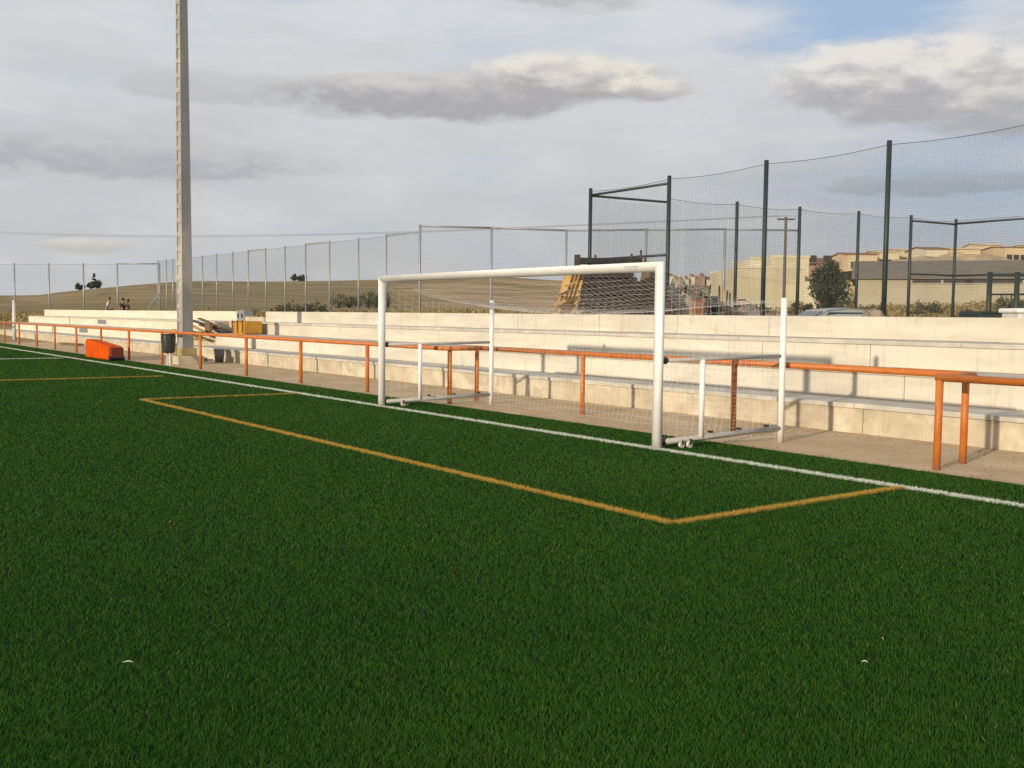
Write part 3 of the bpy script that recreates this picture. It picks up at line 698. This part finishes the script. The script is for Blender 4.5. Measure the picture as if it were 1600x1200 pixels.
# ------------------------------------------------------------------ parked car behind the terrace
def car(label, x, D, z0, colr, yaw):
    o0 = gz(x, D, z0); t = thing('parked_car', label, 'car', o0)
    fx = AXr*math.cos(yaw)+AXf*math.sin(yaw); fy = Z.cross(fx)
    def P(a, b, c): return o0 + fx*a + fy*b + Z*c
    prof = [(-2.1, .35), (-2.12, .75), (-1.95, .95), (-1.55, 1.02), (-.9, 1.40), (-.2, 1.47), (.5, 1.42), (1.1, 1.03), (1.9, .88), (2.1, .7), (2.12, .35)]
    s = MB(); n = len(prof)
    for b, k in ((-.84, 1.), (-.74, 1.), (.74, 1.), (.84, 1.)):
        for a, c_ in prof:
            inset = 0 if abs(b) < .8 or c_ < 1.0 else -.09
            s.v.append(tuple(P(a, b, c_+inset) if abs(b) < .8 else P(a*.985, b*(1 if c_ < 1.04 else .8), c_-.03)))
    for r_ in range(3):
        for k in range(n): s.f.append((r_*n+k, r_*n+(k+1) % n, (r_+1)*n+(k+1) % n, (r_+1)*n+k))
    s.f.append(tuple(range(n))[::-1]); s.f.append(tuple(range(3*n, 4*n)))
    s.build('body', colr, t, bevel=.02)
    glass = mat('car_glass', (.03, .035, .04), .08, spec=.8)
    for sd in (-1, 1):
        s = MB(); q = [P(-1.25, sd*.86*.86, 1.05), P(.85, sd*.86*.86, 1.05), P(.45, sd*.70, 1.34), P(-.85, sd*.70, 1.34)]
        n1_ = len(s.v); s.v += [tuple(k+fy*sd*.02) for k in q] + [tuple(k+fy*sd*.0) for k in q]; s.f += [(0, 1, 2, 3), (7, 6, 5, 4), (0, 4, 5, 1), (1, 5, 6, 2), (2, 6, 7, 3), (3, 7, 4, 0)]; s.build('side_window', glass, t)
        for a in (-1.3, 1.3):
            w_ = MB().tube([P(a, sd*.72, .31), P(a, sd*.87, .31)], .31, 20).build('wheel', black, t, smooth=True)
            MB().tube([P(a, sd*.86, .31), P(a, sd*.885, .31)], .18, 14).build('rim', galv, w_)
    for a, b, z1, z2 in ((.62, 1.04, 1.36, 1.09), (-.98, -1.45, 1.34, 1.09)):
        s = MB(); off_ = fx*(.03 if a > 0 else -.03)+Z*.025
        q = [P(a, -.6, z1), P(a, .6, z1), P(b, .68, z2), P(b, -.68, z2)]
        s.v += [tuple(k+off_) for k in q]+[tuple(k) for k in q]; s.f += [(0, 1, 2, 3), (7, 6, 5, 4), (0, 4, 5, 1), (1, 5, 6, 2), (2, 6, 7, 3), (3, 7, 4, 0)]; s.build('windscreen', glass, t)
    return t
car('silver grey car parked behind the terrace near the tree', 1322, 30, .62, mat('silver_paint', (.40, .42, .40), .3, metal=.4), .15)

# ------------------------------------------------------------------ buildings
def house(label, x0, x1, D, ztop, zbase, depth, m, roof=None, rh=.0, wins=(), name='building', cat='building', hang=.0, skew=0., group=None, par=0.):
    a = gz(x0, D, zbase); b = gz(x1, D+skew, zbase); ax = (b-a).normalized(); ay = Z.cross(ax); L = (b-a).length
    t = thing(name, label, cat, a, group)
    c = a+ax*(L/2)+ay*(depth/2)+Z*((ztop-zbase)/2)
    MB().obox(c, ax, ay, Z, L/2, depth/2, (ztop-zbase)/2).build('wall', m, t)
    if rh:
        s = MB(); e = hang
        for u in (-e, L+e):
            for v, z in ((-e, 0), (depth/2, rh), (depth+e, 0)): s.v.append(tuple(a+ax*u+ay*v+Z*(ztop-zbase+z+.02)))
        for u in (-e, L+e):
            for v, z in ((-e, 0), (depth/2, rh), (depth+e, 0)): s.v.append(tuple(a+ax*u+ay*v+Z*(ztop-zbase+z-.1)))
        s.f += [(0, 3, 4, 1), (1, 4, 5, 2), (6, 7, 10, 9), (7, 8, 11, 10), (0, 1, 7, 6), (1, 2, 8, 7), (3, 9, 10, 4), (4, 10, 11, 5), (0, 6, 9, 3), (2, 5, 11, 8)]
        s.build('roof', roof, t)
        s = MB(); n = 0
        for u in (0.01, L-.01):
            for v, z in ((0.02, 0), (depth/2, rh-.12), (depth-.02, 0)): s.v.append(tuple(a+ax*u+ay*v+Z*(ztop-zbase+z)))
        s.f += [(0, 1, 2), (5, 4, 3), (0, 3, 4, 1), (1, 4, 5, 2), (0, 2, 5, 3)]; s.build('gable', m, t)
    elif par:
        s = MB()
        for cc_, hx, hy in ((a+ax*(L/2)+ay*.0, L/2+.08, .1), (a+ax*(L/2)+ay*depth, L/2+.08, .1)): s.obox(cc_+Z*(ztop-zbase+par/2), ax, ay, Z, hx, hy, par/2)
        s.build('parapet', roof or m, t)
    for (u, z, w, h) in wins:
        p = a+ax*(L*u)+Z*z
        s = MB().obox(p-ay*.03, ax, ay, Z, w/2, .05, h/2); wn = s.build('window', mat('dark_opening', (.05, .04, .035), .3), t)
        MB().obox(p-ay*.09+Z*(-h/2-.06), ax, ay, Z, w/2+.12, .05, .05).build('sill', m, wn)
    return t
cream = mat('cream_render', (.62, .54, .36), .9, (.54, .47, .31), .25, .1, 5, var2=(.68, .60, .42), vs2=.12)
cream2 = mat('pale_render', (.68, .61, .45), .9, (.60, .53, .39), .3)
pink = mat('pink_render', (.42, .25, .18), .9, (.36, .21, .15), .4)
greyw = mat('grey_render', (.44, .39, .28), .9, (.37, .33, .24), .3, .1, 5, var2=(.40, .34, .23), vs2=.15, stretch=(1, 1, 2))
roofd = mat('brown_fibre_roof', (.21, .18, .135), .9, (.165, .14, .10), .5, .2, 3)
roofr = mat('clay_tile', (.30, .15, .09), .9, (.22, .11, .07), .5)
ochre = mat('ochre_render', (.64, .52, .33), .9, (.58, .46, .28), .1, var2=(.54, .41, .26), vs2=.08)
zat = lambda x, y, D: at(x, y, D).z
D = 112
house('cream blocky building with stepped flat roofs behind the cage', 1147, 1256, D, zat(1200, 420, D), 1.5, 14, cream, cream2, par=.25, wins=((.1, 2.2, .9, .2),))
house('taller cream block rising behind the low cream building', 1170, 1258, D+9, zat(1200, 406, D+9), 1.5, 10, cream2, cream, par=.3, name='building')
house('raised cream upper storey at the left of the tall block', 1203, 1262, D+5, zat(1220, 403, D+5), 1.5, 6, cream, cream2, par=.3, name='building')
house('low cream annexe at the right end of the cream building', 1256, 1275, D-2, zat(1262, 440, D-2), 1.5, 8, cream, par=.0)
house('pink rendered house behind the tree with clay roof', 1250, 1306, 150, zat(1270, 411, 150), 2, 10, pink, roofr, 1.0, wins=((.3, 8.2, 1.2, 1.4), (.72, 8.2, 1.2, 1.4), (.3, 4.8, 1.2, 1.4), (.72, 4.8, 1.2, 1.4)), hang=.4)
D = 120
house('long low warehouse with dull brown roof behind the cage', 1336, 1720, D, zat(1450, 436, D), 1.6, 26, greyw, roofd, zat(1450, 414, D+13)-zat(1450, 436, D)+.3, hang=.5, skew=-8,
      wins=tuple((u, 4.6, 3.0, .5) for u in (.30, .43, .52, .63, .78, .9)))
D = 175; rr = random.Random(5)
xs = 1322
labs = ['ochre terraced house farthest left above the warehouse roof', 'ochre terraced house second from left above the warehouse', 'ochre terraced house third from left above the warehouse', 'pale terraced house in the middle of the row above the warehouse', 'wide pale house above the warehouse right of the middle', 'tall ochre house with an arched gable above the warehouse', 'ochre house at the right end of the row above the warehouse', 'ochre house at the right edge of the view above the warehouse']
for k, (x0, x1, y) in enumerate(((1322, 1368, 397), (1370, 1402, 394), (1404, 1442, 391), (1444, 1478, 389), (1480, 1528, 389), (1530, 1562, 383), (1566, 1602, 386), (1606, 1660, 384))):
    DD = 178+(k % 3)*5; wz = zat(x0, y, DD)
    house(labs[k], x0, x1, DD, wz, 4, 9, (ochre, cream, ochre, cream2)[k % 4], ochre if k % 3 else roofr, rr.uniform(.3, .6), wins=tuple((u, wz-4-1.9, .9, 1.1) for u in (.2, .5, .8)), hang=.3, name='terraced_house', cat='house')
heap('earth_bank', 'ragged pale tan earth bank rising between the warehouse roof and the houses', 'bank', 1490, 165, 16, 2.7, zat(1500, 412, 165)-1.2, mat('tan_earth', (.48, .37, .22), .95, (.36, .26, .15), .35, .5, 3), 44, n=60)
# far town houses
tl = ['first', 'second', 'third', 'fourth', 'fifth', 'sixth', 'seventh', 'eighth', 'ninth', 'tenth', 'eleventh', 'twelfth']
for k in range(12):
    rr = random.Random(k+60); x = 1046+k*8.2; DD = 380+rr.uniform(-25, 25); w = rr.uniform(3.5, 7); y = rr.uniform(430, 437)
    house('small distant house, %s from the left in the row seen past the goal post' % tl[k], x, x+w, DD, zat(x, y, DD), 8, 7, (cream2, rubble, pink, cream)[k % 4], roofr, 1.2, name='distant_house', cat='house', group='distant town houses')
# farm buildings seen under the crossbar
house('small dark roofed farm hut on the far hillside under the crossbar', 692, 712, 250, zat(700, 466, 250), 3, 6, greyw, roofd, 1.2, name='farm_hut', cat='hut', hang=.3)
house('long low white farm shed under the crossbar', 714, 756, 252, zat(730, 471, 252), 3, 6, mat('white_wall', (.6, .57, .5), .9, (.5, .47, .4), .3), roofr, .9, name='farm_shed', cat='shed', hang=.2, wins=tuple((u, 3.4, 1.2, .9) for u in (.15, .38, .62, .85)))
house('small pale roadside building under the crossbar', 800, 812, 256, zat(806, 469, 256), 3, 5, cream2, roofr, .8, name='farm_building', cat='building', hang=.2)
o = MB().obox((gz(1290, 95, 0)+Z*2.05), AXr, AXf, Z, 3.2, .15, .6).build('low_wall', mat('tan_wall', (.42, .27, .10), .9, (.34, .22, .09), .4)); tag(o, 'low tan wall running in front of the tree', 'wall')

# ------------------------------------------------------------------ vegetation
def leaves(pts, size, seed):
    r = np.random.default_rng(seed); n = len(pts); P = np.array(pts)
    nrm = r.normal(size=(n, 3)); nrm /= np.linalg.norm(nrm, axis=1)[:, None]
    t = np.cross(nrm, r.normal(size=(n, 3))); t /= np.linalg.norm(t, axis=1)[:, None]; b = np.cross(nrm, t)
    s = size*r.uniform(.5, 1.2, n)[:, None]
    V = np.empty((n*4, 3)); V[0::4] = P-t*s; V[1::4] = P-b*s*.6; V[2::4] = P+t*s; V[3::4] = P+b*s*.6
    return V, np.arange(n*4).reshape(n, 4), r.random(n)
def tree(name, label, cat, base, w, h, trunk, m, seed, n=1500, ls=.25, group=None, conical=False, clumps=16):
    rr = random.Random(seed); t = thing(name, label, cat, base, group); base = Vector(base)
    s = MB(); top = base+Z*(trunk+(h-trunk)*.55)
    s.tube([base-Z*.2, base+Z*trunk*.6+Vector((.05*w, 0, 0)), top], [.05*w+.03, .035*w+.02, .01*w+.01], 8)
    cl = []
    for k in range(clumps):
        a = rr.uniform(0, 2*PI); q = rr.random()
        if conical: z = trunk+(h-trunk)*q; rad = w/2*(1-q)*.8; cr = w*.22*(1.1-q)
        else:
            z = trunk+(h-trunk)*(.15+.75*q); rad = w/2*.68*math.sqrt(max(.05, 1-(2*q-1)**2))*rr.uniform(.3, 1); cr = w*rr.uniform(.12, .24)
        c_ = base+Vector((math.cos(a)*rad, math.sin(a)*rad, z)); cl.append((c_, cr))
        if k < 9: s.tube([base+Z*(trunk*.7), base.lerp(c_, .6)+Z*.1, c_], [.02*w, .012*w, .004*w], 5)
    s.build('trunk', bark, t)
    pts = []
    for k in range(n):
        c_, cr = rr.choice(cl); v = Vector((rr.gauss(0, 1), rr.gauss(0, 1), rr.gauss(0, 1))).normalized()*cr*(rr.random()**.45)
        v.z *= .8; pts.append(tuple(c_+v))
    V, Fc, R_ = leaves(pts, ls, seed); raw('crown', V, Fc, m, t, rnd=R_**2)
    return t
def gtree(x, D, *a, z=None, **k):
    p = gz(x, D, 0); p.z = ground_z(p.x, p.y) if z is None else z; return p
D = 100; p = gtree(1291, D)
tree('tree', 'broad dark green tree between the cream building and the warehouse', 'tree', (p.x, p.y, 1.6), 5.3, zat(1290, 412, D)-1.6, .3, leafd, 11, 5200, .16, clumps=34)
k = 0
for x, D, w, h, lab in ((148, 430, 3, 6.5, 'tallest dark conifer in the clump on the left skyline'), (143, 432, 5, 3, 'rounded dark tree left of the tall skyline conifer'), (153, 428, 6, 3.2, 'rounded dark tree right of the tall skyline conifer'), (125, 430, 5, 3, 'small dark tree alone at the left of the skyline clump'), (460, 440, 4, 3, 'small dark tree on the skyline above the brown hill'), (471, 440, 6, 2.4, 'low wide dark tree on the skyline above the brown hill')):
    p = gtree(x, D); tree('skyline_tree', lab, 'tree', (p.x, p.y, p.z-.3), w, h, .6, leafd, 50+k, 500, .5, conical=(k == 0), group='trees on the skyline'); k += 1
BL = ((528, 150, 4.5, 2.2), (545, 152, 3.5, 1.7), (575, 150, 4.5, 2.6), (588, 148, 3.6, 2.2), (606, 150, 4.6, 2.4), (560, 155, 3.6, 1.9), (440, 90, 2.8, 1.4), (456, 92, 3.4, 1.6), (480, 90, 3, 1.3), (495, 91, 3.2, 1.6), (504, 90, 2, 1.2), (1155, 92, 2.2, 1.2), (1172, 94, 2.6, 1.3), (1190, 93, 2.4, 1.1), (1243, 95, 2.6, 1.3), (1262, 95, 2.2, 1.2), (1310, 94, 2.4, 1.2), (1500, 60, 1.6, 1.3), (1512, 58, 1.4, 1.5), (1440, 88, 2.6, 1.4), (1462, 90, 2.2, 1.3), (1570, 88, 3, 2.0), (1590, 88, 2.5, 1.6))
BX = sorted(b[0] for b in BL)
for i, (x, D, w, h) in enumerate(BL):
    p = gtree(x, D); tree('bush', 'scrubby %s bush beyond the terrace, %s from the left' % ('dark green' if i < 6 else 'olive', ORD[BX.index(x)]), 'bush', (p.x, p.y, p.z-.1), w, h, .1, leafd if 0 <= i < 6 else leafb, 80+i, 420, .13, group='scrubby bushes beyond the terrace')
# dry grass tufts beyond the terrace: one uncountable cover
pts = []; rr = random.Random(31)
for k in range(26000):
    x = rr.uniform(380, 1750) if k % 4 else rr.uniform(-100, 400); D = rr.uniform(52, 130); q = gtree(x, D)
    if q.y < 9: continue
    pts.append((q.x, q.y, q.z+rr.uniform(.0, .45)))
V, Fc, R_ = leaves(pts, .22, 77); tag(raw('dry_grass', V, Fc, drygrass, rnd=R_), 'dry straw coloured weeds covering the ground beyond the terrace', 'grass', kind='stuff')

# ------------------------------------------------------------------ utility pole and wires
p = gtree(1224, 90); p.z -= .2; ztp = zat(1224, 340, 90)
t = thing('utility_pole', 'slim steel utility pole with crossarm above the cream building', 'utility pole', p)
MB().tube([p, (p.x, p.y, ztp)], [.16, .11], 10).build('shaft', mat('pole_brown', (.12, .10, .08), .8), t)
MB().obox((p.x, p.y, ztp-.2), AXr, AXf, Z, .75, .06, .06).build('crossarm', rust, t)
for dx in (-.7, 0, .7): MB().tube([Vector((p.x, p.y, ztp-.2))+AXr*dx, Vector((p.x, p.y, ztp+.12+.05*(dx == 0)))+AXr*dx*1.15], .07, 8).build('insulator', greyp, t)
wl = ['upper', 'middle', 'lower']
for k, dx in enumerate((-.7, 0, .7)):
    a = Vector((p.x, p.y, ztp+.12))+AXr*dx*1.15; b = at(-300, 342+2*k, 170); pts = []
    for i in range(41):
        u = i/40; q = a.lerp(b, u); q.z -= 2.2*math.sin(PI*u); pts.append(q)
    o = MB().tube(pts, .009, 5).build('overhead_wire', black); tag(o, 'thin overhead wire, %s of three crossing the sky' % wl[k], 'wire')

# ------------------------------------------------------------------ people behind the far terrace
def person(label, x, D, z0, hgt, shirt, hair, seed, turn):
    q = gz(x, D, z0); t = thing('person', label, 'person', q); k = hgt/1.72
    ca, sa = math.cos(turn), math.sin(turn)
    def P(a, b, c_): return (q.x+(a*ca-b*sa)*k, q.y+(a*sa+b*ca)*k, z0+c_*k)
    js = [(0,0,.93,.13),(0,.01,1.12,.125),(0,0,1.33,.14),(0,0,1.46,.06),(0,.02,1.53,.062),(0,.03,1.62,.095),(0,.02,1.70,.07),
          (.17,0,1.38,.06),(.24,.02,1.14,.045),(.22,.12,.92,.035),(.21,.16,.84,.03),
          (-.17,0,1.38,.06),(-.24,.02,1.14,.045),(-.22,.12,.92,.035),(-.21,.16,.84,.03),
          (.1,0,.86,.1),(.11,.02,.48,.065),(.11,0,.1,.045),(.12,.14,.04,.04),
          (-.1,0,.86,.1),(-.11,.02,.48,.065),(-.11,0,.1,.045),(-.12,.14,.04,.04)]
    ed = [(0,1),(1,2),(2,3),(3,4),(4,5),(5,6),(2,7),(7,8),(8,9),(9,10),(2,11),(11,12),(12,13),(13,14),(0,15),(15,16),(16,17),(17,18),(0,19),(19,20),(20,21),(21,22)]
    def skin(name, idx, edges, grow, m):
        me = bpy.data.meshes.new(name); bm = bmesh.new(); ly = bm.verts.layers.skin.verify(); mp = {}
        for i in idx:
            v = bm.verts.new(P(*js[i][:3])); r_ = js[i][3]*k+grow; v[ly].radius = (r_*(1.15 if i in (0, 1, 2) else 1), r_); v[ly].use_root = (i == idx[0]); mp[i] = v
        for a, b in edges: bm.edges.new((mp[a], mp[b]))
        bm.to_mesh(me); bm.free(); me.materials.append(m); o = bpy.data.objects.new(name, me); C.objects.link(o); o.parent = t; o.matrix_parent_inverse = Matrix.Translation(-t.location)
        md = o.modifiers.new('Skin', 'SKIN'); md.use_smooth_shade = True; o.modifiers.new('Sub', 'SUBSURF').levels = 1; return o
    skin('body', list(range(23)), ed, 0, mat('skin_tone', (.42, .25, .17), .6))
    skin('shirt', [1, 0, 2, 7, 8, 11, 12], [(0, 1), (1, 2), (2, 7), (7, 8), (2, 11), (11, 12)], .018, shirt)
    skin('trousers', [0, 15, 16, 17, 19, 20, 21], [(0, 15), (15, 16), (16, 17), (0, 19), (19, 20), (20, 21)], .016, mat('dark_denim', (.03, .035, .05), .8))
    s = MB(); c_ = P(0, .0, 1.66)
    for i in range(1): s.tube([P(0, -.01, 1.58), P(0, -.02, 1.66), P(0, .0, 1.73), P(0, .02, 1.765)], [.085*k, .108*k, .09*k, .03*k], 12)
    s.build('hair', hair, t, smooth=True)
white_c = mat('white_cloth', (.6, .58, .54), .9); dark_c = mat('dark_cloth', (.03, .022, .025), .9); red_c = mat('maroon_cloth', (.09, .02, .02), .9); hairm = mat('dark_hair', (.02, .012, .01), .7)
person('person in a white top standing behind the far terrace', 171, 64, 1.0, 1.62, white_c, mat('brown_hair', (.10, .05, .03), .7), 1, 2.4)
person('taller person in dark clothes standing behind the far terrace', 192, 64, 1.0, 1.56, dark_c, hairm, 2, 2.2)
person('shorter person in maroon clothes beside the one in dark clothes', 200, 65, 1.0, 1.5, red_c, hairm, 3, 2.8)

pts = []; Vg = []; Fg = []
r_ = np.random.default_rng(8); n = 9000; X = r_.uniform(-32, 15, n); Y = TE+.03+(2.75)*r_.random(n)**np.where(r_.random(n) < .4, .25, 1.6); Sz = .004+.011*r_.random(n)**3
octv = np.array([(1,0,0),(0,1,0),(-1,0,0),(0,-1,0),(0,0,.7),(0,0,-.5)]); octf = np.array([(0,1,4),(1,2,4),(2,3,4),(3,0,4),(1,0,5),(2,1,5),(3,2,5),(0,3,5)])
A2 = r_.uniform(0, 6.28, n); ca, sa = np.cos(A2)[:, None], np.sin(A2)[:, None]; ox, oy = octv[:, 0][None]*r_.uniform(.7, 1.5, (n, 1)), octv[:, 1][None]*np.ones((n, 1))
V = np.stack([X[:, None]+Sz[:, None]*(ox*ca-oy*sa), Y[:, None]+Sz[:, None]*(ox*sa+oy*ca), .0+Sz[:, None]*octv[:, 2][None]+.002], 2).reshape(-1, 3)
Fc = (np.arange(n)[:, None, None]*6+octf[None]).reshape(-1, 3)
tag(raw('gravel', V, Fc, mat('pebble', (.34, .27, .19), .9, (.20, .16, .12), 9)), 'loose grit and small pebbles strewn over the sand path', 'gravel', kind='stuff')
# ------------------------------------------------------------------ litter on the turf
for k, (x, y, l, a, m, lab) in enumerate(((12.13, -8.27, .06, 1.0, litter, 'pale twig like scrap on the turf at lower left'), (14.24, -5.23, .035, .5, litter, 'small white scrap on the turf at lower right'), (14.07, -4.82, .03, 2.5, mat('litter_tan', (.4, .25, .18), .8), 'tiny tan scrap on the turf at right'), (8.82, -6.97, .03, .2, mat('litter_orange', (.55, .18, .06), .8), 'tiny orange scrap on the turf at left'))):
    s = MB(); l *= .45; dx, dy = math.cos(a)*l, math.sin(a)*l
    s.tube([(x-dx, y-dy, .034), (x-dx*.3, y-dy*.3+.004, .040), (x+dx*.4, y+dy*.4, .041), (x+dx, y+dy, .035)], [.001, .003, .003, .001], 6)
    tag(s.build('scrap', m), lab, 'scrap')
